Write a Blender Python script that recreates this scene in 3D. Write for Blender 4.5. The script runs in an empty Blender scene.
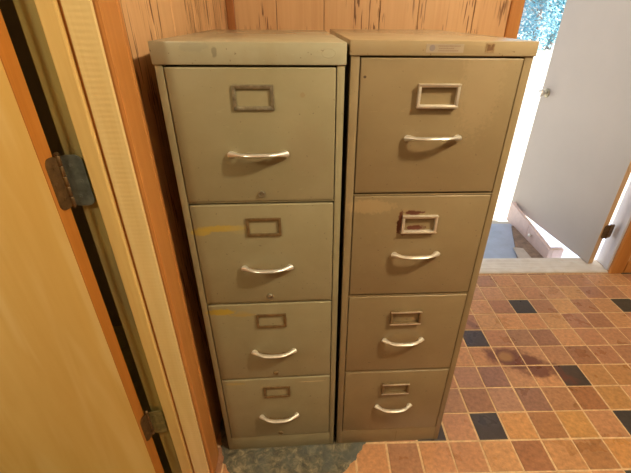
import bpy, bmesh, math, random
from mathutils import Vector, Matrix
random.seed(7)
S = bpy.context.scene
C = S.collection
PI = math.pi

# ---------------------------------------------------------------- materials
def newmat(name):
    m = bpy.data.materials.new(name); m.use_nodes = True
    nt = m.node_tree
    return m, nt, nt.nodes['Principled BSDF']

def N(nt, t, **kw):
    n = nt.nodes.new(t)
    for k, v in kw.items():
        if k.startswith('i_'):
            key = k[2:]
            n.inputs[int(key) if key.isdigit() else key].default_value = v
        else:
            setattr(n, k, v)
    return n

def ramp(nt, fac, stops):
    r = nt.nodes.new('ShaderNodeValToRGB')
    el = r.color_ramp.elements
    while len(el) < len(stops): el.new(0.5)
    for e, (p, c) in zip(el, stops):
        e.position = p
        e.color = c if len(c) == 4 else (*c, 1)
    nt.links.new(fac, r.inputs[0])
    return r.outputs[0]

def mapped(nt, scale, loc=(0, 0, 0)):
    tc = N(nt, 'ShaderNodeTexCoord')
    mp = N(nt, 'ShaderNodeMapping')
    mp.inputs['Scale'].default_value = scale
    mp.inputs['Location'].default_value = loc
    nt.links.new(tc.outputs['Object'], mp.inputs['Vector'])
    return mp.outputs[0]

def noise(nt, vec, scale=1, detail=3, rough=.5, dist=0):
    n = N(nt, 'ShaderNodeTexNoise')
    n.inputs['Scale'].default_value = scale
    n.inputs['Detail'].default_value = detail
    n.inputs['Roughness'].default_value = rough
    n.inputs['Distortion'].default_value = dist
    if vec: nt.links.new(vec, n.inputs['Vector'])
    return n.outputs['Fac']

def mixc(nt, fac, a, b, mode='MIX'):
    n = N(nt, 'ShaderNodeMix', data_type='RGBA', blend_type=mode)
    for sock, v in ((n.inputs[0], fac), (n.inputs[6], a), (n.inputs[7], b)):
        if hasattr(v, 'links') or isinstance(v, bpy.types.NodeSocket): nt.links.new(v, sock)
        elif isinstance(v, (int, float)): sock.default_value = v
        else: sock.default_value = (*v, 1) if len(v) == 3 else v
    return n.outputs[2]

def math_(nt, op, a, b=0, c=0, clamp=False):
    n = N(nt, 'ShaderNodeMath', operation=op); n.use_clamp = clamp
    for i, v in enumerate((a, b, c)):
        if isinstance(v, bpy.types.NodeSocket): nt.links.new(v, n.inputs[i])
        else: n.inputs[i].default_value = v
    return n.outputs[0]

def bump(nt, h, bsdf, strength=.3, dist=.001):
    b = N(nt, 'ShaderNodeBump'); b.inputs['Strength'].default_value = strength
    b.inputs['Distance'].default_value = dist
    nt.links.new(h, b.inputs['Height']); nt.links.new(b.outputs[0], bsdf.inputs['Normal'])

def wood(name, light, dark, grain=(90, 90, 3), rough=.4, streak=0, streak_col=(.05, .02, .006), patch=.0, patch_col=(.3, .2, .1), bmp=.25, ripple=0, coat=0):
    m, nt, b = newmat(name)
    g = noise(nt, mapped(nt, grain), 1, 4, .6, .6)
    big = noise(nt, mapped(nt, (9, 9, .9)), 1, 3, .5, 1.2)
    f = math_(nt, 'ADD', math_(nt, 'MULTIPLY', g, .5), math_(nt, 'MULTIPLY', big, .5))
    col = ramp(nt, f, [(.36, dark), (.62, light)])
    if patch:
        p = noise(nt, mapped(nt, (14, 14, 2.2), (3, 7, 1)), 1, 2, .5, .8)
        col = mixc(nt, ramp(nt, p, [(.5, (0, 0, 0)), (.7, (patch,) * 3)]), col, patch_col)
    if streak:
        s1 = noise(nt, mapped(nt, (150, 150, 9), (5, 2, 3)), 1, 1, .4, .15)
        s2 = noise(nt, mapped(nt, (7, 7, 2.2), (1, 8, 2)), 1, 2)
        s = math_(nt, 'MULTIPLY', ramp(nt, s1, [(.565, (0, 0, 0)), (.60, (1, 1, 1))]), ramp(nt, s2, [(.45, (0, 0, 0)), (.52, (1, 1, 1))]))
        col = mixc(nt, math_(nt, 'MULTIPLY', s, streak), col, streak_col)
    nt.links.new(col, b.inputs['Base Color'])
    b.inputs['Roughness'].default_value = rough
    b.inputs['Coat Weight'].default_value = coat
    b.inputs['Coat Roughness'].default_value = .2
    h = g
    if ripple:
        w = N(nt, 'ShaderNodeTexWave', wave_type='BANDS', bands_direction='Z')
        w.inputs['Scale'].default_value = ripple; w.inputs['Distortion'].default_value = 1.5
        w.inputs['Detail'].default_value = 1
        nt.links.new(mapped(nt, (1, 1, 1)), w.inputs['Vector'])
        h = math_(nt, 'ADD', math_(nt, 'MULTIPLY', g, .5), w.outputs['Fac'])
    bump(nt, h, b, bmp, .001)
    return m

def plain(name, col, rough=.5, metal=0, mottle=0, scale=20, bmp=0, spec=None):
    m, nt, b = newmat(name)
    if mottle:
        n = noise(nt, mapped(nt, (1, 1, 1)), scale, 4, .6)
        c = ramp(nt, n, [(.3, tuple(x * (1 - mottle) for x in col)), (.7, tuple(min(1, x * (1 + mottle)) for x in col))])
        nt.links.new(c, b.inputs['Base Color'])
        if bmp: bump(nt, n, b, bmp, .001)
    else:
        b.inputs['Base Color'].default_value = (*col, 1)
    b.inputs['Roughness'].default_value = rough
    b.inputs['Metallic'].default_value = metal
    if spec is not None: b.inputs['Specular IOR Level'].default_value = spec
    return m

def paint(name, col, col2, rough=.38, spots=(), scuff=.25):
    """old baked enamel, faint mottling, fine scratches and listed stains (x, z, rx, rz, colour, strength, raggedness)"""
    m, nt, b = newmat(name)
    n = noise(nt, mapped(nt, (1, 1, 1)), 7, 4, .6, .4)
    c = ramp(nt, n, [(.3, col2), (.68, col)])
    sc = noise(nt, mapped(nt, (30, 30, 160), (1, 3, 2)), 1, 2, .5, .5)
    c = mixc(nt, ramp(nt, sc, [(.68, (0, 0, 0)), (.76, (scuff,) * 3)]), c, tuple(x * 1.35 for x in col))
    speck = noise(nt, mapped(nt, (1, 1, 1), (4, 4, 4)), 130, 1, .5)
    c = mixc(nt, ramp(nt, speck, [(.745, (0, 0, 0)), (.77, (.6,) * 3)]), c, (.12, .07, .04))
    if spots:
        tc = N(nt, 'ShaderNodeTexCoord')
        sp = N(nt, 'ShaderNodeSeparateXYZ'); nt.links.new(tc.outputs['Object'], sp.inputs[0])
        rn = noise(nt, mapped(nt, (1, 1, 1), (2, 0, 5)), 110, 3, .6)
        for (x, z, rx, rz, sc_, st, rag) in spots:
            dx = math_(nt, 'DIVIDE', math_(nt, 'SUBTRACT', sp.outputs['X'], x), rx)
            dz = math_(nt, 'DIVIDE', math_(nt, 'SUBTRACT', sp.outputs['Z'], z), rz)
            d = math_(nt, 'SQRT', math_(nt, 'ADD', math_(nt, 'MULTIPLY', dx, dx), math_(nt, 'MULTIPLY', dz, dz)))
            d = math_(nt, 'ADD', d, math_(nt, 'MULTIPLY', math_(nt, 'SUBTRACT', rn, .5), rag))
            c = mixc(nt, ramp(nt, d, [(.72, (st,) * 3), (1.0, (0, 0, 0))]), c, sc_)
    nt.links.new(c, b.inputs['Base Color'])
    b.inputs['Roughness'].default_value = rough
    bump(nt, n, b, .12, .002)
    return m

# ---------------------------------------------------------------- mesh helpers
class MB:
    def __init__(s): s.bm = bmesh.new()
    def box(s, a, b, bev=0, seg=2):
        t = bmesh.new()
        x0, y0, z0 = (min(a[i], b[i]) for i in range(3)); x1, y1, z1 = (max(a[i], b[i]) for i in range(3))
        v = [t.verts.new(p) for p in ((x0,y0,z0),(x1,y0,z0),(x1,y1,z0),(x0,y1,z0),(x0,y0,z1),(x1,y0,z1),(x1,y1,z1),(x0,y1,z1))]
        for f in ((0,3,2,1),(4,5,6,7),(0,1,5,4),(1,2,6,5),(2,3,7,6),(3,0,4,7)): t.faces.new([v[i] for i in f])
        if bev: bmesh.ops.bevel(t, geom=t.edges[:], offset=bev, segments=seg, profile=.5, affect='EDGES')
        s.merge(t); return s
    def merge(s, t, M=None):
        if M is not None: bmesh.ops.transform(t, matrix=M, verts=t.verts)
        me = bpy.data.meshes.new('tmp'); t.to_mesh(me); t.free()
        s.bm.from_mesh(me); bpy.data.meshes.remove(me)
    def prism(s, pts, axis, a, b, bev=0):
        """polygon pts in the plane normal to axis, extruded from a to b"""
        t = bmesh.new()
        def P(p, c):
            q = list(p); q.insert(axis, c); return q
        v0 = [t.verts.new(P(p, a)) for p in pts]; v1 = [t.verts.new(P(p, b)) for p in pts]
        n = len(pts)
        t.faces.new(v0[::-1]); t.faces.new(v1)
        for i in range(n): t.faces.new([v0[i], v0[(i+1) % n], v1[(i+1) % n], v1[i]])
        bmesh.ops.recalc_face_normals(t, faces=t.faces[:])
        if bev: bmesh.ops.bevel(t, geom=t.edges[:], offset=bev, segments=2, profile=.5, affect='EDGES')
        s.merge(t); return s
    def lathe(s, prof, M, n=24):
        """prof: list of (radius, height) about local z, placed by matrix M"""
        t = bmesh.new(); rings = []
        for r, h in prof:
            if r < 1e-6: rings.append([t.verts.new((0, 0, h))])
            else: rings.append([t.verts.new((r*math.cos(2*PI*i/n), r*math.sin(2*PI*i/n), h)) for i in range(n)])
        for A, B in zip(rings, rings[1:]):
            for i in range(n):
                j = (i+1) % n
                if len(A) == 1 and len(B) == 1: continue
                if len(A) == 1: t.faces.new([A[0], B[i], B[j]])
                elif len(B) == 1: t.faces.new([A[i], A[j], B[0]])
                else: t.faces.new([A[i], A[j], B[j], B[i]])
        bmesh.ops.recalc_face_normals(t, faces=t.faces[:])
        s.merge(t, M); return s
    def sweep(s, secs):
        """secs: list of closed rings (lists of points), skinned and capped"""
        t = bmesh.new(); R = [[t.verts.new(p) for p in r] for r in secs]; n = len(R[0])
        for A, B in zip(R, R[1:]):
            for i in range(n): t.faces.new([A[i], A[(i+1) % n], B[(i+1) % n], B[i]])
        t.faces.new(R[0][::-1]); t.faces.new(R[-1])
        bmesh.ops.recalc_face_normals(t, faces=t.faces[:])
        s.merge(t); return s
    def obj(s, name, mat, parent=None, smooth=False, angle=35):
        me = bpy.data.meshes.new(name); s.bm.to_mesh(me); s.bm.free()
        o = bpy.data.objects.new(name, me); C.objects.link(o)
        for m_ in (mat if isinstance(mat, (list, tuple)) else [mat]): me.materials.append(m_)
        if smooth:
            me.shade_smooth()
            try: me.set_sharp_from_angle(angle=math.radians(angle))
            except Exception: pass
        if parent: o.parent = parent
        return o

def empty(name, loc=(0, 0, 0), rz=0, parent=None):
    o = bpy.data.objects.new(name, None); C.objects.link(o)
    o.location = loc; o.rotation_euler = (0, 0, rz); o.empty_display_size = .05
    if parent: o.parent = parent
    return o

def tag(o, label=None, cat=None, group=None, kind=None):
    if label: o['label'] = label
    if cat: o['category'] = cat
    if group: o['group'] = group
    if kind: o['kind'] = kind
    return o
def struct(o, label, cat): return tag(o, label, cat, kind='structure')

# ---------------------------------------------------------------- key dimensions (metres)
WX = -.365        # room face of the left wall
BY = 1.92         # room face of the back wall
JY = .733         # far jamb of the side doorway
NJ = -.09         # near jamb
H = 2.4
TS, TX, TY = .1164, .6070, .8520      # floor tiles
DX0, DX1 = .904, 1.815                 # outside doorway
ROOM_X1, ROOM_Y0 = 2.75, -2.1

# materials
M_panel = wood('panelling_wood', (.66, .40, .20), (.57, .32, .15), grain=(60, 60, 2), rough=.42, streak=.9, streak_col=(.13, .045, .012), patch=.15, patch_col=(.70, .43, .22), bmp=.05)
M_groove = plain('groove_dark', (.10, .035, .01), .7)
M_orange = wood('casing_wood', (.52, .225, .058), (.44, .17, .04), grain=(120, 120, 2.5), rough=.38, bmp=.12)
M_cornerwood = wood('corner_wood', (.38, .14, .04), (.29, .10, .03), grain=(120, 120, 2.5), rough=.4)
M_pale = wood('pine_pale', (.74, .54, .21), (.64, .42, .14), grain=(60, 60, 2), rough=.32, bmp=.25, patch=.25, patch_col=(.45, .3, .13))
M_ripple = wood('pine_planed', (.80, .62, .30), (.73, .53, .23), grain=(60, 60, 2), rough=.25, bmp=.16, ripple=32, coat=.6)
M_olive = wood('pine_olive', (.38, .33, .12), (.29, .24, .07), grain=(40, 40, 2), rough=.5, patch=.6, patch_col=(.17, .165, .11))  # dark olive pine tone with grey green patches
M_door = wood('door_veneer', (.84, .59, .22), (.74, .47, .14), grain=(6, 6, 1.0), rough=.35, bmp=.08, patch=.5, patch_col=(.88, .66, .30))
M_dooredge = wood('door_edge_wood', (.52, .20, .035), (.43, .15, .02), rough=.45)
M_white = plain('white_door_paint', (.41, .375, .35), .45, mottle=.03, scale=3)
M_whitetrim = plain('white_trim_daylit', (.60, .64, .74), .4, mottle=.05, scale=8)  # bluish daylight mixed into the colour of the white paint
M_tan = wood('bare_stile', (.62, .42, .24), (.5, .31, .16), rough=.5)
M_bronze = plain('hinge_bronze', (.16, .095, .04), .45, .7, mottle=.35, scale=60, bmp=.3)
M_bluesteel = plain('hinge_steel', (.13, .15, .135), .42, .6, mottle=.35, scale=50, bmp=.3)
M_brass = plain('hinge_old_brass', (.20, .17, .07), .45, .5, mottle=.4, scale=60, bmp=.3)
M_chrome = plain('polished_metal', (.80, .79, .76), .3, .75, mottle=.08, scale=60)
M_satin = plain('satin_metal', (.76, .70, .60), .38, .6, mottle=.15, scale=60)
M_dull = plain('dull_metal', (.33, .30, .22), .42, .8, mottle=.3, scale=80)
M_dull2 = plain('tarnished_metal', (.24, .165, .08), .45, .6, mottle=.25, scale=80)
M_rim = plain('bright_rim', (.66, .58, .47), .35, .7, mottle=.1, scale=60)
M_dark = plain('gap_shade', (.02, .014, .008), .8)
M_ceil = plain('ceiling_paint', (.42, .38, .31), .8, mottle=.04, scale=3)
M_back = plain('back_room_paint', (.27, .24, .18), .8, mottle=.06, scale=3)
M_plaster = plain('side_room_paint', (.22, .17, .1), .8, mottle=.06, scale=3)

# ---------------------------------------------------------------- floor of clay tiles
def tile_material():
    m, nt, b = newmat('clay_tile')
    at = N(nt, 'ShaderNodeAttribute', attribute_name='tint')
    n1 = noise(nt, mapped(nt, (1, 1, 1)), 60, 4, .65)
    n2 = noise(nt, mapped(nt, (1, 1, 1), (3, 3, 3)), 9, 3, .6)
    v = ramp(nt, n1, [(.3, (.72, .72, .72)), (.7, (1.2, 1.2, 1.2))])
    c = mixc(nt, 1, at.outputs['Color'], v, 'MULTIPLY')
    c = mixc(nt, 1, c, ramp(nt, n2, [(.35, (.93, .92, .92)), (.65, (1.06, 1.06, 1.06))]), 'MULTIPLY')
    # rusty wear mark with a ragged outline
    tc = N(nt, 'ShaderNodeTexCoord'); sp = N(nt, 'ShaderNodeSeparateXYZ'); nt.links.new(tc.outputs['Object'], sp.inputs[0])
    rn = noise(nt, mapped(nt, (1, 1, 1), (7, 1, 0)), 14, 4, .6)
    def blob(x, y, rx, ry, ang, rag):
        ca, sa = math.cos(ang), math.sin(ang)
        X = math_(nt, 'SUBTRACT', sp.outputs['X'], x); Y = math_(nt, 'SUBTRACT', sp.outputs['Y'], y)
        u = math_(nt, 'ADD', math_(nt, 'MULTIPLY', X, ca / rx), math_(nt, 'MULTIPLY', Y, sa / rx))
        w = math_(nt, 'ADD', math_(nt, 'MULTIPLY', X, -sa / ry), math_(nt, 'MULTIPLY', Y, ca / ry))
        d = math_(nt, 'SQRT', math_(nt, 'ADD', math_(nt, 'MULTIPLY', u, u), math_(nt, 'MULTIPLY', w, w)))
        return math_(nt, 'ADD', d, math_(nt, 'MULTIPLY', math_(nt, 'SUBTRACT', rn, .5), rag))
    c = mixc(nt, ramp(nt, blob(.95, 1.215, .20, .085, -.50, 1.7), [(.62, (.9,) * 3), (1.0, (0,) * 3)]), c, (.13, .042, .026))
    c = mixc(nt, ramp(nt, blob(.885, 1.255, .045, .035, .2, 1.2), [(.55, (.7,) * 3), (1.0, (0,) * 3)]), c, (.40, .22, .08))
    c = mixc(nt, ramp(nt, blob(.80, 1.47, .10, .02, -.9, 2.2), [(.5, (.55,) * 3), (1.0, (0,) * 3)]), c, (.10, .045, .03))
    nt.links.new(c, b.inputs['Base Color'])
    r = ramp(nt, n2, [(.3, (.24,) * 3), (.7, (.40,) * 3)])
    nt.links.new(r, b.inputs['Roughness'])
    h = math_(nt, 'ADD', n1, math_(nt, 'MULTIPLY', n2, 1.5))
    bump(nt, h, b, .3, .0008)
    return m
M_tile = tile_material()
M_grout = plain('grout', (.66, .46, .26), .75, mottle=.22, scale=70, bmp=.4)
def cement_material():
    m, nt, b = newmat('old_cement')
    n = noise(nt, mapped(nt, (1, 1, 1)), 38, 6, .7, .6)
    n2 = noise(nt, mapped(nt, (1, 1, 1), (2, 2, 2)), 9, 3, .5)
    c = ramp(nt, n, [(.36, (.055, .055, .038)), (.5, (.13, .115, .075)), (.66, (.33, .27, .17))])
    c = mixc(nt, ramp(nt, n2, [(.45, (0,) * 3), (.6, (.7,) * 3)]), c, (.085, .10, .095))
    nt.links.new(c, b.inputs['Base Color']); b.inputs['Roughness'].default_value = .5
    bump(nt, n, b, .9, .004)
    return m
M_cement = cement_material()

DARK = {(0, 0), (5, 0), (4, 2), (1, 4), (4, 6), (9, 6), (-2, 0), (4, -2), (9, -3), (2, -5), (12, 3), (6, -8), (11, 9)}
PAL = [(.50, .26, .12), (.47, .235, .11), (.38, .185, .095), (.35, .165, .09), (.53, .29, .13), (.45, .24, .125), (.42, .21, .11)]
FIX = {(1, 0): (.62, .29, .07), (2, 0): (.40, .17, .05), (3, 0): (.56, .27, .055), (-1, 0): (.50, .23, .10), (0, -1): (.60, .29, .09), (1, -1): (.38, .15, .05),
       (2, -1): (.55, .26, .08), (3, -1): (.42, .18, .05), (4, -1): (.6, .27, .055), (-1, 1): (.40, .19, .09), (0, 1): (.34, .15, .065), (1, 1): (.44, .22, .12),
       (2, 1): (.30, .135, .08), (3, 1): (.42, .19, .07), (4, 1): (.36, .14, .04), (5, 1): (.50, .24, .055), (0, 2): (.42, .20, .11), (1, 2): (.30, .135, .09),
       (5, 2): (.46, .22, .06), (6, 2): (.46, .21, .055), (5, 3): (.34, .14, .055), (4, 3): (.42, .19, .075), (3, 4): (.36, .17, .08), (4, 4): (.34, .145, .07)}
patch_pts = [(-.36, .93), (-.335, .83), (-.318, .795), (-.30, .762), (-.26, .742), (-.20, .728), (-.13, .712), (-.06, .704), (0, .705), (.04, .716), (.075, .735), (.10, .757), (.125, .785), (.155, .82), (.175, .85), (.20, .90), (.2, 1.0), (-.36, 1.0)]
def in_patch(x, y):
    c = False; n = len(patch_pts)
    for i in range(n):
        x1, y1 = patch_pts[i]; x2, y2 = patch_pts[(i+1) % n]
        if (y1 > y) != (y2 > y) and x < (x2-x1)*(y-y1)/(y2-y1)+x1: c = not c
    return c
def build_floor():
    bm = bmesh.new(); lay = bm.loops.layers.color.new('tint')
    gz = -.0022
    v = [bm.verts.new(p) for p in ((WX-.13, ROOM_Y0, gz), (ROOM_X1, ROOM_Y0, gz), (ROOM_X1, BY, gz), (WX-.13, BY, gz))]
    f = bm.faces.new(v); f.material_index = 1
    g, e = .0036, .0016
    for c in range(-10, 19):
        for r in range(-26, 10):
            x0, y0 = TX+c*TS, TY+r*TS
            x1, y1 = x0+TS, y0+TS
            if x1 < WX-.12 or x0 > ROOM_X1 or y0 < ROOM_Y0-.1: continue
            x0c, x1c = max(x0, WX-.12), min(x1, ROOM_X1)
            y1c = min(y1, BY-.005)
            j = lambda s=.0013: random.uniform(-s, s)
            P = [(x0c+g+j(), y0+g+j()), (x1c-g+j(), y0+g+j()), (x1c-g+j(), y1c-g+j()), (x0c+g+j(), y1c-g+j())]
            if (c, r) in DARK: col = tuple(k*random.uniform(.8, 1.1) for k in (.052, .043, .036))
            elif (c, r) in FIX: q0 = FIX[(c, r)]; gr = sum(q0)/3; col = tuple(max(.02, q*.86+gr*.16) for q in q0)
            else:
                k = random.uniform(1.0, 1.2); col = tuple(q*k for q in random.choice(PAL))
            # subdivided top so that the broken patch can bite into a tile
            cut = any(in_patch(x0+TS*i/6, y0+TS*q/6) for i in range(7) for q in range(7))
            n = 10 if cut else 1
            def at(a, b2, ins, z):
                lo = [(P[0][0]*(1-a)+P[1][0]*a), (P[0][1]*(1-a)+P[1][1]*a)]
                hi = [(P[3][0]*(1-a)+P[2][0]*a), (P[3][1]*(1-a)+P[2][1]*a)]
                x, y = lo[0]*(1-b2)+hi[0]*b2, lo[1]*(1-b2)+hi[1]*b2
                cx, cy = (x0c+x1c)/2, (y0+y1c)/2
                return (x+(cx-x)*ins, y+(cy-y)*ins, z)
            if not cut:
                A = [bm.verts.new(at(*q, 0, gz)) for q in ((0,0),(1,0),(1,1),(0,1))]
                B = [bm.verts.new(at(*q, .006, -.0004)) for q in ((0,0),(1,0),(1,1),(0,1))]
                D = [bm.verts.new(at(*q, .03, 0)) for q in ((0,0),(1,0),(1,1),(0,1))]
                fs = []
                for R1, R2 in ((A, B), (B, D)):
                    for i in range(4): fs.append(bm.faces.new([R1[i], R1[(i+1)%4], R2[(i+1)%4], R2[i]]))
                fs.append(bm.faces.new(D))
            else:
                fs = []
                G = [[bm.verts.new(at(a/n, q/n, 0, 0)) for a in range(n+1)] for q in range(n+1)]
                for q in range(n):
                    for a in range(n):
                        cxx = sum(G[q+s][a+t].co.x for s in (0,1) for t in (0,1))/4; cyy = sum(G[q+s][a+t].co.y for s in (0,1) for t in (0,1))/4
                        if not in_patch(cxx, cyy): fs.append(bm.faces.new([G[q][a], G[q][a+1], G[q+1][a+1], G[q+1][a]]))
            for f in fs:
                for l in f.loops: l[lay] = tuple(min(1, t)**(1/2.2) for t in col)+(1,)
    me = bpy.data.meshes.new('floor'); bm.to_mesh(me); bm.free()
    me.materials.append(M_tile); me.materials.append(M_grout)
    o = bpy.data.objects.new('floor', me); C.objects.link(o)
    struct(o, 'orange and brown clay tile floor with scattered black tiles and pale grout', 'floor')
    return o
build_floor()
# cement where the tiles are gone
def cement():
    bm = bmesh.new()
    # densify and roughen the outline
    pts = []
    for i in range(len(patch_pts)):
        a, b = Vector(patch_pts[i]), Vector(patch_pts[(i+1) % len(patch_pts)])
        for k in range(4):
            p = a.lerp(b, k/4); pts.append((p.x+random.uniform(-.003, .003), p.y+random.uniform(-.003, .003)))
    c = Vector((-.08, .87))
    rings = []
    for s, z in ((1.03, -.001), (1.0, .0012), (.95, .0018), (.8, .0015), (.6, .0018), (.3, .0016)):
        rings.append([bm.verts.new((c.x+(x-c.x)*s, c.y+(y-c.y)*s, z+(random.uniform(-.0005, .0005) if s < 1 else 0))) for x, y in pts])
    n = len(pts)
    for A, B in zip(rings, rings[1:]):
        for i in range(n): bm.faces.new([A[i], A[(i+1)%n], B[(i+1)%n], B[i]])
    bm.faces.new(rings[-1])
    bmesh.ops.recalc_face_normals(bm, faces=bm.faces[:])
    me = bpy.data.meshes.new('floor_patch'); bm.to_mesh(me); bm.free(); me.materials.append(M_cement)
    o = bpy.data.objects.new('floor_patch', me); C.objects.link(o)
    struct(o, 'bare grey green cement where floor tiles are missing under the cabinets', 'floor patch')
cement()

# ---------------------------------------------------------------- walls
def panel_wall_x(mb, x, y0, y1, z0, z1, grooves, out):
    """boards on a wall whose face is at x, running along y"""
    g = [y0]+[q for q in sorted(grooves) if y0 < q < y1]+[y1]
    for a, b in zip(g, g[1:]):
        mb.prism([(x-.006*out, a+.0012), (x-.0015*out, a+.0012), (x, a+.004), (x, b-.004), (x-.0015*out, b-.0012), (x-.006*out, b-.0012)], 2, z0, z1)
def panel_wall_y(mb, y, x0, x1, z0, z1, grooves):
    g = [x0]+[q for q in sorted(grooves) if x0 < q < x1]+[x1]
    for a, b in zip(g, g[1:]):
        mb.prism([(a+.0012, y+.006), (a+.0012, y+.0015), (a+.004, y), (b-.004, y), (b-.0012, y+.0015), (b-.0012, y+.006)], 2, z0, z1)
def set_groove(o, test):
    for p in o.data.polygons:
        if test(p): p.material_index = 1

mb = MB()
mb.box((WX-.115, JY+.030, 0), (WX-.005, BY+.1, H)); mb.box((WX-.115, ROOM_Y0, 0), (WX-.005, NJ-.002, H)); mb.box((WX-.115, NJ-.002, 2.05), (WX-.005, JY+.002, H))
panel_wall_x(mb, WX, JY+.045, BY, 0, H, (1.024, 1.175, 1.385, 1.60, 1.78), 1)
panel_wall_x(mb, WX, ROOM_Y0, NJ-.045, 0, H, (-1.8, -1.6, -1.42, -1.2, -.98, -.8, -.55, -.33), 1)
panel_wall_x(mb, WX, NJ-.045, JY+.045, 2.09, H, (.05, .3, .5), 1)
o = mb.obj('wall_left', [M_panel, M_groove])
set_groove(o, lambda p: abs(p.normal.x) > .9 and abs(p.center.x-(WX-.005)) < 1e-4)
struct(o, 'left wall of grooved knotty wood panelling', 'wall')

mb = MB()
mb.box((WX-.115, BY+.005, 0), (DX0-.004, BY+.12, H)); mb.box((DX1+.004, BY+.005, 0), (ROOM_X1+.1, BY+.12, H)); mb.box((DX0-.004, BY+.005, 2.06), (DX1+.004, BY+.12, H))
panel_wall_y(mb, BY, WX, DX0-.04, 0, H, (-.156, .047, .286, .454, .696))
panel_wall_y(mb, BY, DX1+.04, ROOM_X1, 0, H, (1.98, 2.15, 2.4, 2.6))
panel_wall_y(mb, BY, DX0-.04, DX1+.04, 2.1, H, (1.05, 1.3, 1.5))
o = mb.obj('wall_back', [M_panel, M_groove])
set_groove(o, lambda p: abs(p.normal.y) > .9 and abs(p.center.y-(BY+.005)) < 1e-4)
struct(o, 'back wall of grooved knotty wood panelling behind the cabinets', 'wall')
mb = MB(); mb.box((ROOM_X1, ROOM_Y0, 0), (ROOM_X1+.1, BY+.005, H)); struct(mb.obj('wall_right', M_back), 'right wall of the room in dull cream paint', 'wall')
mb = MB(); mb.box((WX-.115, ROOM_Y0-.1, 0), (ROOM_X1+.1, ROOM_Y0, H)); struct(mb.obj('wall_front', M_back), 'wall behind the viewer in dull cream paint', 'wall')
mb = MB(); mb.box((-3.1, ROOM_Y0-.1, H), (ROOM_X1+.1, BY+.12, H+.1)); struct(mb.obj('ceiling', M_ceil), 'cream painted ceiling', 'ceiling')
mb = MB(); mb.box((-3.0, ROOM_Y0, -.06), (WX-.12, 1.5, -.003)); struct(mb.obj('floor', M_olive), 'wood floor of the side room', 'floor')
mb = MB()
mb.box((-3.1, ROOM_Y0, 0), (-3.0, 1.5, H)); mb.box((-3.1, 1.5, -.06), (WX-.112, 1.6, H)); mb.box((-3.1, ROOM_Y0-.1, -.06), (WX-.112, ROOM_Y0, H))
struct(mb.obj('wall_side_room', M_plaster), 'walls of the side room beyond the yellow door', 'wall')

# corner strip, baseboards
mb = MB(); mb.box((WX+.001, BY-.02, 0), (WX+.034, BY-.001, H), .003); struct(mb.obj('trim_1', M_cornerwood), 'dark orange corner strip between left and back wall', 'trim')
mb = MB(); mb.prism([(1.912, 0), (1.902, .008), (1.902, .07), (1.910, .085), (1.9195, .085), (1.9195, 0)], 0, DX1+.088, ROOM_X1-.002)
struct(mb.obj('baseboard_back', M_orange), 'stained wood baseboard right of the outside doorway', 'baseboard')

# --- side doorway: casing, jamb boards
mb = MB()
xs = WX+.001
prof = [(xs, JY+.010), (xs+.012, JY+.010), (xs+.0165, JY+.012), (xs+.018, JY+.015), (xs+.018, JY+.076), (xs+.0160, JY+.0785), (xs+.018, JY+.081), (xs+.0175, JY+.092), (xs+.013, JY+.103), (xs+.006, JY+.108), (xs, JY+.108)]
mb.prism(prof, 2, .002, 2.12)
struct(mb.obj('trim_2', M_orange), 'orange stained door casing beside the narrow dark gap left of the cabinets', 'trim')
mb = MB()
prof2 = [(x, NJ-(y-JY)) for x, y in prof]
mb.prism(prof2, 2, .002, 2.12); mb.box((xs, NJ, 2.05), (xs+.018, JY, 2.12))
struct(mb.obj('trim_3', M_orange), 'near and head casing of the side doorway', 'trim')
mb = MB(); mb.box((-.402, JY+.001, .002), (-.3545, JY+.0085, 2.05), .0015); mb.box((-.402, JY+.0085, .002), (-.366, JY+.029, 2.05))
struct(mb.obj('trim_4', M_ripple), 'pale planed pine jamb board with ripple marks', 'trim')
mb = MB(); mb.box((-.4405, JY-.004, .002), (-.4085, JY+.03, 2.05), .003)
struct(mb.obj('trim_5', M_pale), 'pale pine door stop strip', 'trim')
mb = MB(); mb.box((-.410, JY+.006, .002), (-.403, JY+.03, 2.05), .0)
struct(mb.obj('trim_6', M_orange), 'thin orange seam strip between two pine jamb boards', 'trim')
mb = MB(); mb.box((-.481, JY+.008, .002), (-.441, JY+.03, 2.05), .002)
struct(mb.obj('trim_7', M_olive), 'olive pine hinge jamb of the side doorway', 'trim')
mb = MB(); mb.box((-.481, NJ-.03, .002), (-.366, NJ-.001, 2.05), .002); mb.box((-.481, NJ, 2.03), (-.366, JY, 2.05), .002)
struct(mb.obj('trim_8', M_pale), 'near jamb and head of the side doorway', 'trim')

# --- yellow door, swung into the side room
d1 = empty('door_1', (-.494, .725, 0)); struct(d1, 'golden yellow veneered door standing open at the left', 'door')
mb = MB(); mb.box((-.0012, -.0375, .012), (-.80, 0, 2.02), .0015); mb.obj('slab', M_door, d1)
mb = MB(); mb.box((-.0012, -.0372, .012), (.0008, -.0003, 2.02), .0003); tag(mb.obj('edge_band', M_dooredge, d1), 'burnt orange hinge edge of the door')

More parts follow.
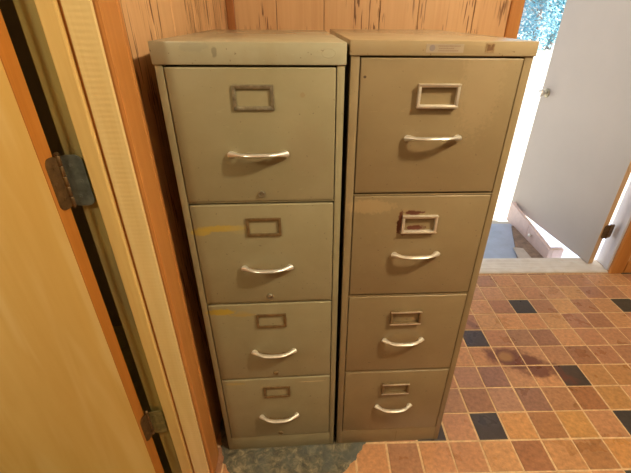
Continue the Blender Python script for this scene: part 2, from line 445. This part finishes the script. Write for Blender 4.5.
def rounded(w, h, r, n=6):
    pts = []
    for cx, cz, a0 in ((w-r, h-r, 0), (r, h-r, 90), (r, r, 180), (w-r, r, 270)):
        for i in range(n+1):
            a = math.radians(a0+90*i/n); pts.append((cx+r*math.cos(a), cz+r*math.sin(a)))
    return pts
def butt_hinge(parent, px, py, z, hh, leaf1, leaf2, matA, matB, label=None, pw=.0):
    """pin at (px,py); leaf1 = (start, end) points in the xy plane of the door leaf, leaf2 the jamb leaf"""
    h = empty('hinge', (px, py, z), 0, parent)
    for nm, (dx, dy), L, mt in (('door_leaf', leaf1[0], leaf1[1], matA), ('jamb_leaf', leaf2[0], leaf2[1], matB)):
        pts = rounded(L, hh, .014)
        t = bmesh.new()
        d = Vector((dx, dy, 0)).normalized(); nrm = Vector((-d.y, d.x, 0))
        m_ = MB(); m_.prism([(p[0], p[1]) for p in pts], 1, -.0012, .0012)
        R = Matrix(((d.x, nrm.x, 0, 0), (d.y, nrm.y, 0, 0), (0, 0, 1, 0), (0, 0, 0, 1)))
        bmesh.ops.transform(m_.bm, matrix=R, verts=m_.bm.verts)
        for zz, uu in ((.2, .45), (.5, .7), (.8, .45)):
            for sgn in (-1, 1):
                P = d*(L*uu)+nrm*(.0012*sgn)+Vector((0, 0, hh*zz))
                q = nrm*sgn; M = Matrix.Translation(P) @ q.to_track_quat('Z', 'Y').to_matrix().to_4x4()
                m_.lathe([(.0042, 0), (.0040, .0006), (.0015, .0009), (.001, .0002), (0, .0002)], M, 14)
        m_.obj(nm, mt, h, True)
    b_ = MB()
    for k in range(5):
        z0, z1 = hh*k/5+.0006, hh*(k+1)/5-.0006
        b_.lathe([(0, z0), (.0052, z0), (.0058, z0+.001), (.0058, z1-.001), (.0052, z1), (0, z1)], Matrix.Identity(4), 18)
    b_.lathe([(.003, hh), (.0055, hh+.001), (.0055, hh+.003), (.002, hh+.006), (0, hh+.0065)], Matrix.Identity(4), 16)
    b_.lathe([(0, -.004), (.003, -.003), (.003, 0)], Matrix.Identity(4), 16)
    b_.obj('pin', matA, h, True)
    return h
for z in (1.025, .275):
    butt_hinge(d1, .008, .002, z, .105 if z > 1 else .098, ((-.25, -1), .032), ((1, .10), .042), M_bronze, M_bluesteel if z > 1 else M_brass)

# --- outside doorway: casings, jambs, threshold
mb = MB()
def casing_y(mb, x0, x1, z0, z1):
    mb.prism([(x0, 1.9195), (x0, 1.908), (x0+.006, 1.904), (x1-.006, 1.902), (x1, 1.906), (x1, 1.9195)], 2, z0, z1)
casing_y(mb, .850, .904, .002, 2.12)
struct(mb.obj('trim_9', M_orange), 'orange stained casing left of the outside doorway', 'trim')
mb = MB(); mb.prism([(DX1-.001, 1.9195), (DX1-.001, 1.906), (DX1+.005, 1.902), (DX1+.08, 1.904), (DX1+.086, 1.908), (DX1+.086, 1.9195)], 2, .002, 2.12)
mb.box((.904, 1.904, 2.05), (DX1, 1.9195, 2.12))
struct(mb.obj('trim_10', M_orange), 'orange stained casing right of the outside doorway', 'trim')
mb = MB(); mb.box((DX1-.003, 1.921, .016), (DX1+.003, 2.03, 2.05)); mb.box((DX1-.012, 1.921, .016), (DX1-.002, 1.952, 2.05), .002); mb.box((.905, 1.921, 2.03), (DX1, 2.05, 2.055))
struct(mb.obj('trim_11', M_whitetrim), 'white painted hinge jamb of the outside doorway', 'trim')
mb = MB(); mb.box((.897, 1.921, .016), (.905, 2.05, 2.05)); struct(mb.obj('trim_12', M_whitetrim), 'white painted latch jamb of the outside doorway', 'trim')
M_thr = wood('threshold_wood', (.78, .72, .66), (.62, .55, .48), grain=(3, 80, 80), rough=.45, patch=.6, patch_col=(.75, .72, .68), bmp=.6)
mb = MB()
mb.prism([(1.916, .001), (1.916, .006), (1.928, .010), (2.05, .014), (2.075, .008), (2.075, -.03), (1.95, -.03), (1.95, .001)], 0, .905, DX1-.001)
struct(mb.obj('trim_13', M_thr), 'worn pale wood threshold strip under the outside doorway', 'trim')

# --- white outside door
ang = math.radians(96.0)
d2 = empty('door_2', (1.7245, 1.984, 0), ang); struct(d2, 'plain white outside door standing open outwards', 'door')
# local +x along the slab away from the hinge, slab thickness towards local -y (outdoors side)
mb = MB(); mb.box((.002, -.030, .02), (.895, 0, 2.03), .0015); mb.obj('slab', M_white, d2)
mb = MB(); mb.box((0, -.0298, .021), (.003, -.0003, 2.029), .0003); tag(mb.obj('hinge_stile_edge', M_tan, d2), 'bare tan wooden hinge edge')
k = empty('knob', (.835, 0, .905), 0, d2)
for sgn, y in ((1, 0), (-1, -.030)):
    M = Matrix.Translation((0, y, 0)) @ Vector((0, sgn, 0)).to_track_quat('Z', 'Y').to_matrix().to_4x4()
    mb = MB(); mb.lathe([(.031, 0), (.031, .003), (.027, .007), (.012, .009), (.010, .009)], M, 28); mb.obj('rose', M_dull, k, True)
    mb = MB(); mb.lathe([(.010, .006), (.010, .022), (.018, .030), (.025, .040), (.026, .050), (.022, .058), (.010, .062), (0, .0625)], M, 28); mb.obj('handle_ball', M_chrome, k, True)
butt_hinge(d2, -.002, -.045, .205, .09, ((.0, 1), .036), ((.25, -1), .040), M_bronze, M_bronze)
butt_hinge(d2, -.002, -.045, 1.70, .09, ((.0, 1), .036), ((.25, -1), .040), M_bronze, M_bronze)

# ---------------------------------------------------------------- filing cabinets
def handle(parent, uc, z, w, mat, kind):
    """bow pull: feet on the drawer face, grip standing out towards -y"""
    mb = MB(); secs = []
    n = 28
    for i in range(n+1):
        t = i/n; s = 2*t-1
        x = uc+s*w/2
        ex = 2.7 if kind == 'L' else 3.0; prof = 1-abs(s)**ex
        y = -.001-.027*prof
        a = abs(s)
        hgt = .0036+.0042*max(0, (a-.62)/.38)**1.3
        if kind == 'R': hgt = .0032+.0040*max(0, (a-.7)/.3)**1.2
        th = .0066-.0030*a**3+(.006*max(0, (a-.72)/.28)**1.5)
        zz = z+.0055*prof
        # section tangent
        dp = ex*abs(s)**(ex-1)*(1 if s > 0 else -1)*.027
        T = Vector((w/2, dp if abs(s) > .02 else 0, 0)).normalized(); Nn = Vector((-T.y, T.x, 0))
        ring = []
        for q in range(12):
            an = 2*PI*q/12
            ring.append(Vector((x, y, zz))+Nn*(th*math.cos(an))+Vector((0, 0, hgt*math.sin(an))))
        secs.append(ring)
    mb.sweep(secs)
    for s in (-1, 1):
        M = Matrix.Translation((uc+s*(w/2-.002), .0, z)) @ Vector((0, -1, 0)).to_track_quat('Z', 'Y').to_matrix().to_4x4()
        mb.lathe([(.0065, 0), (.0065, .002), (.005, .004), (0, .0045)], M, 16)
    h = mb.obj('handle', mat, parent, True, 50)
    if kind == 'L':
        # added brown crescent plate, stands in for the shade behind the bright grip
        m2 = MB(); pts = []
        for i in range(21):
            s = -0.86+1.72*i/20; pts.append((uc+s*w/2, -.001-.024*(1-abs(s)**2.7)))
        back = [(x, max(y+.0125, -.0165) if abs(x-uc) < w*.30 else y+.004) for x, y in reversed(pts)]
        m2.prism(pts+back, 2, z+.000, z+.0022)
        tag(m2.obj('grip_recess_shade', M_dull2, h), 'brown plate added for the shaded recess behind the bow handle grip')
    return h

def holder(parent, u0, u1, z0, z1, mat, out, rimmat=None):
    mb = MB(); t = .0075 if out < .006 else .0062
    y0, y1 = 0, -out
    outer = [(u0, z0), (u1, z0), (u1, z1), (u0, z1)]; inner = [(u0+t, z0+t), (u1-t, z0+t), (u1-t, z1-t), (u0+t, z1-t)]
    for i in range(4):
        a, b, c, d = outer[i], outer[(i+1) % 4], inner[(i+1) % 4], inner[i]
        mb.prism([a, b, c, d], 1, y0, y1, .0008)
    o = mb.obj('label_holder', mat, parent, True, 30)
    if rimmat:
        r = MB()
        for zz in (z0-.0005, z1-.0040):
            r.box((u0-.001, y1-.0012, zz), (u1+.001, y1+.001, zz+.0045), .0008)
        tag(r.obj('rim', rimmat, o, True, 30), 'bright worn rims above and below the card slot')
    return o

def lock(parent, u, z, mat):
    mb = MB(); M = Matrix.Translation((u, 0, z)) @ Vector((0, -1, 0)).to_track_quat('Z', 'Y').to_matrix().to_4x4()
    mb.lathe([(.0082, 0), (.0082, .003), (.0068, .005), (.0058, .005), (.0055, .0035), (0, .0035)], M, 20)
    mb.box((u-.0009, -.0042, z-.0042), (u+.0009, -.003, z+.0042))
    return mb.obj('lock', mat, parent, True)

def cabinet(loc, yaw, W, ZT, cb, t0, P, mg, D, label, kind):
    root = empty('filing_cabinet', loc, yaw); tag(root, label, 'filing cabinet', 'four drawer steel filing cabinets side by side')
    if kind == 'L':
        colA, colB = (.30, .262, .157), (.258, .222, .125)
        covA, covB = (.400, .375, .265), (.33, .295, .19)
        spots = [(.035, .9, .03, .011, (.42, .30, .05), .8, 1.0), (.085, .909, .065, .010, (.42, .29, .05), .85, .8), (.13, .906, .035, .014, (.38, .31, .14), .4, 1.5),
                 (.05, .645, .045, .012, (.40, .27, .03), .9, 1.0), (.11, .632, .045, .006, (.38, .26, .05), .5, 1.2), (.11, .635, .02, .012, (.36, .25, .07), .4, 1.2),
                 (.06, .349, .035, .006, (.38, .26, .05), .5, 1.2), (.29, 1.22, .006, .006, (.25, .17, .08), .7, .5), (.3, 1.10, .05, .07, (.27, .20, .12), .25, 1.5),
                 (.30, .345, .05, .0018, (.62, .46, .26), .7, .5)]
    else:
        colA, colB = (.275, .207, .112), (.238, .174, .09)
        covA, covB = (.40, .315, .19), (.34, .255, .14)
        spots = [(.139, .915, .0085, .034, (.10, .03, .015), 1, 2.0), (.170, .9425, .026, .007, (.11, .035, .018), 1, 2.2), (.160, .886, .022, .0055, (.11, .03, .015), 1, 2.2), (.150, .884, .008, .009, (.10, .025, .012), 1, 1.2),
                 (.185, .9, .020, .008, (.11, .03, .015), 1, 2.0), (.167, .9, .01, .006, (.11, .03, .015), 1, 1.6), (.06, .96, .07, .02, (.40, .28, .14), .5, 1.2),
                 (.03, 1.255, .0035, .003, (.04, .02, .015), .9, .2), (.28, 1.24, .05, .12, (.38, .28, .16), .3, 1.5)]
    m_case = paint('cabinet_enamel_'+kind, colA, colB, spots=spots)
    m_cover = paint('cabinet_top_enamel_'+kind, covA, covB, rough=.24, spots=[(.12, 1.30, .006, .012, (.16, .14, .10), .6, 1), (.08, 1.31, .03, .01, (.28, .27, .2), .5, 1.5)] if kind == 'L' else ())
    # case: open-front shell with face frame
    mb = MB(); t = .0012
    zc = cb
    f = mg
    for x0, x1 in ((0, f), (W-f, W)):
        mb.box((x0, 0, 0), (x1, .022, zc), .0012)
    mb.box((0, .012, 0), (.004, D, zc)); mb.box((W-.004, .012, 0), (W, D, zc)); mb.box((.004, D-.004, 0), (W-.004, D, zc)); mb.box((.004, .02, 0), (W-.004, D-.004, .004))
    z4 = t0-3*P-(P-.0075)
    mb.box((f-.001, .0, .0), (W-f+.001, .018, z4-.002), .001)
    for i in range(1, 4):
        z = t0-i*P
        mb.box((f-.001, .001, z+(.0035 if kind == 'L' else .0)), (W-f+.001, .02, z+(.0078 if kind == 'L' else .0040)), .0008)
    body = mb.obj('case', m_case, root, True, 30)
    if kind == 'R':
        mb = MB(); mb.box((.2155, -.0004, .008), (.2175, .0006, z4-.012)); tag(mb.obj('seam', M_dull2, body), 'vertical seam in the kick plate')
    # added near-black sheet, paints the shade in the gaps round the drawer fronts
    mb = MB(); mb.box((f*.6, .024, .01), (W-f*.6, .03, zc-.004)); mb.obj('gap_shade_sheet', M_dark, root)
    # top cover with folded lip
    mb = MB()
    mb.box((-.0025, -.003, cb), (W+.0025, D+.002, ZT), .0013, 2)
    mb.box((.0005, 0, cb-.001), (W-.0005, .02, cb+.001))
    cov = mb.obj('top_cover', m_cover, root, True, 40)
    if kind == 'L':
        mb = MB(); ring = []
        for i in range(33):
            a = 2*PI*i/32; cx, cz = .344+.0135*math.cos(a), (cb+ZT)/2+.001+.0085*math.sin(a)
            ring.append([Vector((cx, -.003, cz))+Vector((math.cos(a)*math.cos(q*PI/3)*.0008, -.0003*math.sin(q*PI/3), math.sin(a)*math.cos(q*PI/3)*.0008)) for q in range(6)])
        mb.sweep(ring); tag(mb.obj('embossed_oval', m_cover, cov, True, 80), 'faint pressed oval maker mark')
    else:
        m_st, nt, b = newmat('sticker_paper')
        b.inputs['Base Color'].default_value = (.38, .305, .215, 1); b.inputs['Roughness'].default_value = .35
        zc_ = 1.3095
        mb = MB(); mb.box((.150, -.0034, zc_-.0085), (.2265, -.003, zc_+.0075), .0); st = mb.obj('sticker', m_st, cov); tag(st, 'small pale worn maker sticker with blurred print')
        ink = plain('sticker_ink', (.25, .21, .20), .5); ink2 = plain('sticker_print', (.28, .19, .13), .5)
        mb = MB()
        mb.lathe([(.006, 0), (.006, .0003), (0, .0003)], Matrix.Translation((.162, -.0034, zc_)) @ Vector((0, -1, 0)).to_track_quat('Z', 'Y').to_matrix().to_4x4(), 10)
        mb.obj('mark', ink, st)
        mb = MB(); rr = random.Random(3)
        for row, (a, b_) in enumerate(((.174, .216), (.176, .206), (.174, .214))):
            x = a; zz = zc_+.0035-row*.0042
            while x < b_:
                w = rr.uniform(.0015, .004); mb.box((x, -.0037, zz-.0009), (x+w, -.0034, zz+.0009)); x += w+.0009
        mb.obj('print', ink2, st)
        mb = MB(); mb.box((.271, -.0036, 1.3015), (.2895, -.003, 1.3185)); s2 = mb.obj('sticker', plain('small_sticker', (.30, .20, .10), .4, mottle=.3, scale=200), cov); tag(s2, 'small square brown sticker')
        mb = MB(); mb.prism([(.274, 1.316), (.279, 1.316), (.281, 1.311), (.284, 1.317), (.288, 1.317), (.286, 1.306), (.275, 1.305)], 1, -.0036, -.0039); mb.obj('mark', plain('mark_ink', (.17, .09, .04), .5), s2)
    # drawers
    for i in range(4):
        z1 = t0-i*P-(.0036 if i == 0 else .0012); z0 = t0-i*P-.0012-(P-.0098)
        dr = empty('drawer', (0, 0, 0), 0, root)
        mb = MB(); mb.box((f+.0022, -.0015, z0), (W-f-.0022, .020, z1), .0022, 3)
        mb.obj('front', m_case, dr, True, 40)
        if kind == 'L':
            zt = t0-i*P
            h = holder(dr, .146, .231, zt-.086, zt-.036, M_dull if i == 0 else M_dull2, .004)
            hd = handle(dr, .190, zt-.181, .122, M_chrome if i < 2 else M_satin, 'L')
            lk = lock(dr, .190, z0+.018, M_dull if i < 2 else M_dull2)
            lk.location.y = -.0015
        else:
            zt = t0-i*P
            h = holder(dr, .143, .232, zt-.100, zt-.052, m_case if False else M_dull2 if i > 1 else M_satin, .009, M_rim)
            hd = handle(dr, .189, zt-.166, .116, M_chrome if i == 0 else M_satin, 'R')
        h.location.y = hd.location.y = -.0015
    return root
cabinet((-.3127, .8375, 0), .0383, .3772, 1.3181, 1.2773, 1.2760, .3033, .0157, .67,
        'greenish grey steel filing cabinet with a lock on each of four drawers', 'L')
cabinet((.0758, .8524, 0), .0233, .3772, 1.3226, 1.2952, 1.2945, .3064, .0182, .67,
        'warm tan steel filing cabinet without locks, rust round the second card holder', 'R')

# ---------------------------------------------------------------- outdoors
M_ground = plain('dry_ground', (.62, .58, .50), .9, mottle=.2, scale=3, bmp=.3)
def gmesh():
    bm = bmesh.new(); n = 40
    V = [[bm.verts.new((-25+70*i/n, 2.08+60*(j/n)**2, -.12+(random.uniform(-.02, .02) if 2 < j else 0)+(-.004 if j <= 2 else 0))) for i in range(n+1)] for j in range(n+1)]
    for j in range(n):
        for i in range(n): bm.faces.new([V[j][i], V[j][i+1], V[j+1][i+1], V[j+1][i]])
    me = bpy.data.meshes.new('ground'); bm.to_mesh(me); bm.free(); me.materials.append(M_ground)
    o = bpy.data.objects.new('ground', me); C.objects.link(o); struct(o, 'sunlit pale dry ground beyond the porch', 'ground')
gmesh()
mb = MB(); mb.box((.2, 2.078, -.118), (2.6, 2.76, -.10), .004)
struct(mb.obj('porch_slab', plain('slab_skylit_tint', (.36, .43, .58), .35, mottle=.15, scale=8, bmp=.3)), 'porch slab outside the doorway, sky-lit shade tinted into its blue grey', 'porch')  # slab colour carries the blue of sky-lit shade
# brown boards lying beside the block
mb = MB(); mb.prism([(1.38, 2.14), (1.60, 2.14), (1.60, 2.70), (1.585, 2.70)], 2, -.0995, -.088, .002)
tag(mb.obj('plank', plain('brown_board', (.22, .15, .11), .6, mottle=.3, scale=30)), 'brown board lying on the porch along the long low box', 'plank')
mb = MB(); mb.prism([(1.40, 2.15), (1.50, 2.15), (1.505, 2.335), (1.44, 2.355)], 2, -.0875, -.078, .002)
tag(mb.obj('plank', plain('pale_board', (.48, .42, .38), .6, mottle=.1, scale=30)), 'short pale board lying just outside the threshold', 'plank')
# long low box
bx = empty('storage_box', (0, 0, 0)); tag(bx, 'long low open pinkish white box with a small knob lying on the porch', 'box')
mb = MB()
def box_part(mb, y0, y1, X0=1.602, X1=1.628):
    f = lambda y: -.008+(y-2.2)*.115
    t = bmesh.new()
    x0, x1 = X0, X1
    vs = [t.verts.new(p) for p in ((x0, y0, -.0995), (x1, y0, -.0995), (x1, y1, -.0995), (x0, y1, -.0995), (x0, y0, f(y0)), (x1, y0, f(y0)), (x1, y1, f(y1)), (x0, y1, f(y1)))]
    for q in ((0,3,2,1),(4,5,6,7),(0,1,5,4),(1,2,6,5),(2,3,7,6),(3,0,4,7)): t.faces.new([vs[i] for i in q])
    bmesh.ops.bevel(t, geom=t.edges[:], offset=.003, segments=2, profile=.5, affect='EDGES')
    mb.merge(t)
M_box = plain('box_paint', (.66, .52, .50), .5, mottle=.08, scale=20)
box_part(mb, 2.20, 2.503); mb.obj('front_board', M_box, bx)
mb = MB(); box_part(mb, 2.20, 2.23, 1.6285, 1.705); mb.obj('end_board', M_box, bx)
mb = MB(); box_part(mb, 2.80, 2.83, 1.6285, 1.705); mb.obj('end_board', M_box, bx)
mb = MB(); mb.box((1.68, 2.232, -.0995), (1.705, 2.798, -.085)); mb.obj('back_rail', M_box, bx)
mb = MB(); box_part(mb, 2.507, 2.83); mb.obj('front_board', M_box, bx)
mb = MB(); mb.lathe([(.004, 0), (.004, .008), (.012, .014), (.013, .020), (.007, .025), (0, .026)], Matrix.Translation((1.602, 2.44, -.03)) @ Vector((-1, 0, 0)).to_track_quat('Z', 'Y').to_matrix().to_4x4(), 18)
mb.obj('knob', M_chrome, bx, True)

# trees far off, seen over the ground through the door gap
M_bark = plain('bark', (.42, .36, .34), .9, mottle=.3, scale=8)
def leafmat(name, c):
    m, nt, b = newmat(name)
    n = noise(nt, mapped(nt, (1, 1, 1)), 2.0, 2)
    nt.links.new(ramp(nt, n, [(.35, tuple(x*.7 for x in c)), (.65, c)]), b.inputs['Base Color'])
    b.inputs['Roughness'].default_value = .5
    return m
LM = [leafmat('leaf_skylit_cyan', (.07, .50, .66)), leafmat('leaf_skylit_pale', (.30, .62, .78)), leafmat('leaf_green', (.25, .55, .40))]  # cyan and pale leaf colours hold the sky's blue cast and overexposure
def tree(x, y, h, crown_r, low, mi, label):
    root = empty('tree', (x, y, -.12)); tag(root, label, 'tree', 'trees beyond the open ground')
    rr = random.Random(int(x*100+y*10))
    mb = MB(); secs = []; n = 10
    for i in range(8):
        t = i/7; r = .16*(1-t*.75); cx, cy = .15*math.sin(t*3+x), .12*math.sin(t*2.2+y)
        secs.append([Vector((cx+r*math.cos(2*PI*q/n), cy+r*math.sin(2*PI*q/n), h*.8*t)) for q in range(n)])
    mb.sweep(secs)
    tips = []
    for b_ in range(9):
        z0 = low+(h*.8-low)*b_/9*rr.uniform(.8, 1); a = rr.uniform(0, 2*PI); L = crown_r*rr.uniform(.5, .9)
        s0 = Vector((0, 0, z0)); s1 = s0+Vector((math.cos(a)*L, math.sin(a)*L, L*.5))
        secs = []
        for i in range(5):
            p = s0.lerp(s1, i/4); r = .06*(1-i/4*.8)
            secs.append([p+Vector((0, 0, 1))*r*math.sin(2*PI*q/6)+Vector((-math.sin(a), math.cos(a), 0))*r*math.cos(2*PI*q/6) for q in range(6)])
        mb.sweep(secs); tips.append(s1)
    mb.obj('trunk', M_bark, root, True, 60)
    bm = bmesh.new()
    cl = tips+[Vector((rr.uniform(-1, 1)*crown_r*.7, rr.uniform(-1, 1)*crown_r*.7, rr.uniform(low, h))) for _ in range(16)]
    for c in cl:
        for _ in range(330):
            p = c+Vector((rr.gauss(0, .42), rr.gauss(0, .42), rr.gauss(0, .38)))
            u = Vector((rr.gauss(0, 1), rr.gauss(0, 1), rr.gauss(0, 1))).normalized(); w = u.orthogonal().normalized()
            s = rr.uniform(.05, .09)
            vs = [bm.verts.new(p+u*s), bm.verts.new(p+w*s*.5), bm.verts.new(p-u*s), bm.verts.new(p-w*s*.5)]
            bm.faces.new(vs)
    me = bpy.data.meshes.new('foliage'); bm.to_mesh(me); bm.free(); me.materials.append(LM[mi])
    o = bpy.data.objects.new('foliage', me); C.objects.link(o); o.parent = root
tree(9.7, 18.6, 5.5, 1.0, .7, 1, 'leafy tree in pale sky-lit tint straight beyond the door gap, next to the frame casing')
tree(12.5, 22.6, 6.0, 1.15, .45, 0, 'leafy tree in blue green sky-lit tint nearest the free edge of the white door')
tree(9.4, 26.5, 6.5, 1.4, 1.2, 2, 'green tree hidden mostly behind the casing of the outside doorway')
tree(19.5, 26.0, 6.0, 1.5, 1.0, 2, 'green tree standing behind the white door')

# ---------------------------------------------------------------- light
w = bpy.data.worlds.new('World'); S.world = w; w.use_nodes = True
nt = w.node_tree; bg = nt.nodes['Background']
tc = N(nt, 'ShaderNodeTexCoord'); sp = N(nt, 'ShaderNodeSeparateXYZ'); nt.links.new(tc.outputs['Generated'], sp.inputs[0])
col = ramp(nt, sp.outputs['Z'], [(0, (1, .98, .95)), (.6, (.72, .84, 1.0))])
nt.links.new(col, bg.inputs['Color']); bg.inputs['Strength'].default_value = 1.0

def lamp(name, kind, loc, energy, color, **kw):
    l = bpy.data.lights.new(name, kind); l.energy = energy; l.color = color
    for k_, v in kw.items(): setattr(l, k_, v)
    o = bpy.data.objects.new(name, l); C.objects.link(o); o.location = loc
    return o
lamp('ceiling_lamp', 'POINT', (1.12, .16, 2.3), 122, (1, .85, .59), shadow_soft_size=.06)
lamp('side_room_lamp', 'POINT', (-1.15, -.35, 2.1), 42, (1, .82, .54), shadow_soft_size=.08)
s = lamp('sun', 'SUN', (6, 4, 8), 14, (1, .96, .9), angle=.01)
el = math.radians(47)
s.rotation_euler = (Vector((-math.cos(el), -.15*math.cos(el), -math.sin(el)))).to_track_quat('-Z', 'Y').to_euler()

# ---------------------------------------------------------------- camera
f, pi_, ro, HC, cx, cy, A = 386.9193, .5242, .0111, 1.3646, 326.4018, 238.6195, .0356
def ray(a, b):
    c, s_ = math.cos(ro), math.sin(ro); a, b = a*c+b*s_, -a*s_+b*c
    x, y, z = a, math.cos(pi_)-b*math.sin(pi_), -(math.sin(pi_)+b*math.cos(pi_))
    ca, sa = math.cos(-A), math.sin(-A)
    return Vector((x*ca-y*sa, x*sa+y*ca, z))
fw = ray(0, 0); rt = (ray(1, 0)-fw).normalized(); dn = (ray(0, 1)-fw).normalized()
M = Matrix.Identity(4)
for i in range(3): M[i][0], M[i][1], M[i][2] = rt[i], -dn[i], -fw[i]
M[2][3] = HC
cam = bpy.data.cameras.new('camera'); co = bpy.data.objects.new('camera', cam); C.objects.link(co)
co.matrix_world = M
cam.sensor_fit = 'HORIZONTAL'; cam.sensor_width = 36; cam.lens = f/631*36
cam.shift_x = -(cx-315.5)/631; cam.shift_y = (cy-236.5)/631
cam.clip_start = .02; cam.clip_end = 200
S.camera = co
S.view_settings.view_transform = 'Standard'; S.view_settings.look = 'None'; S.view_settings.gamma = 1; S.view_settings.exposure = 0
S.view_settings.use_curve_mapping = False
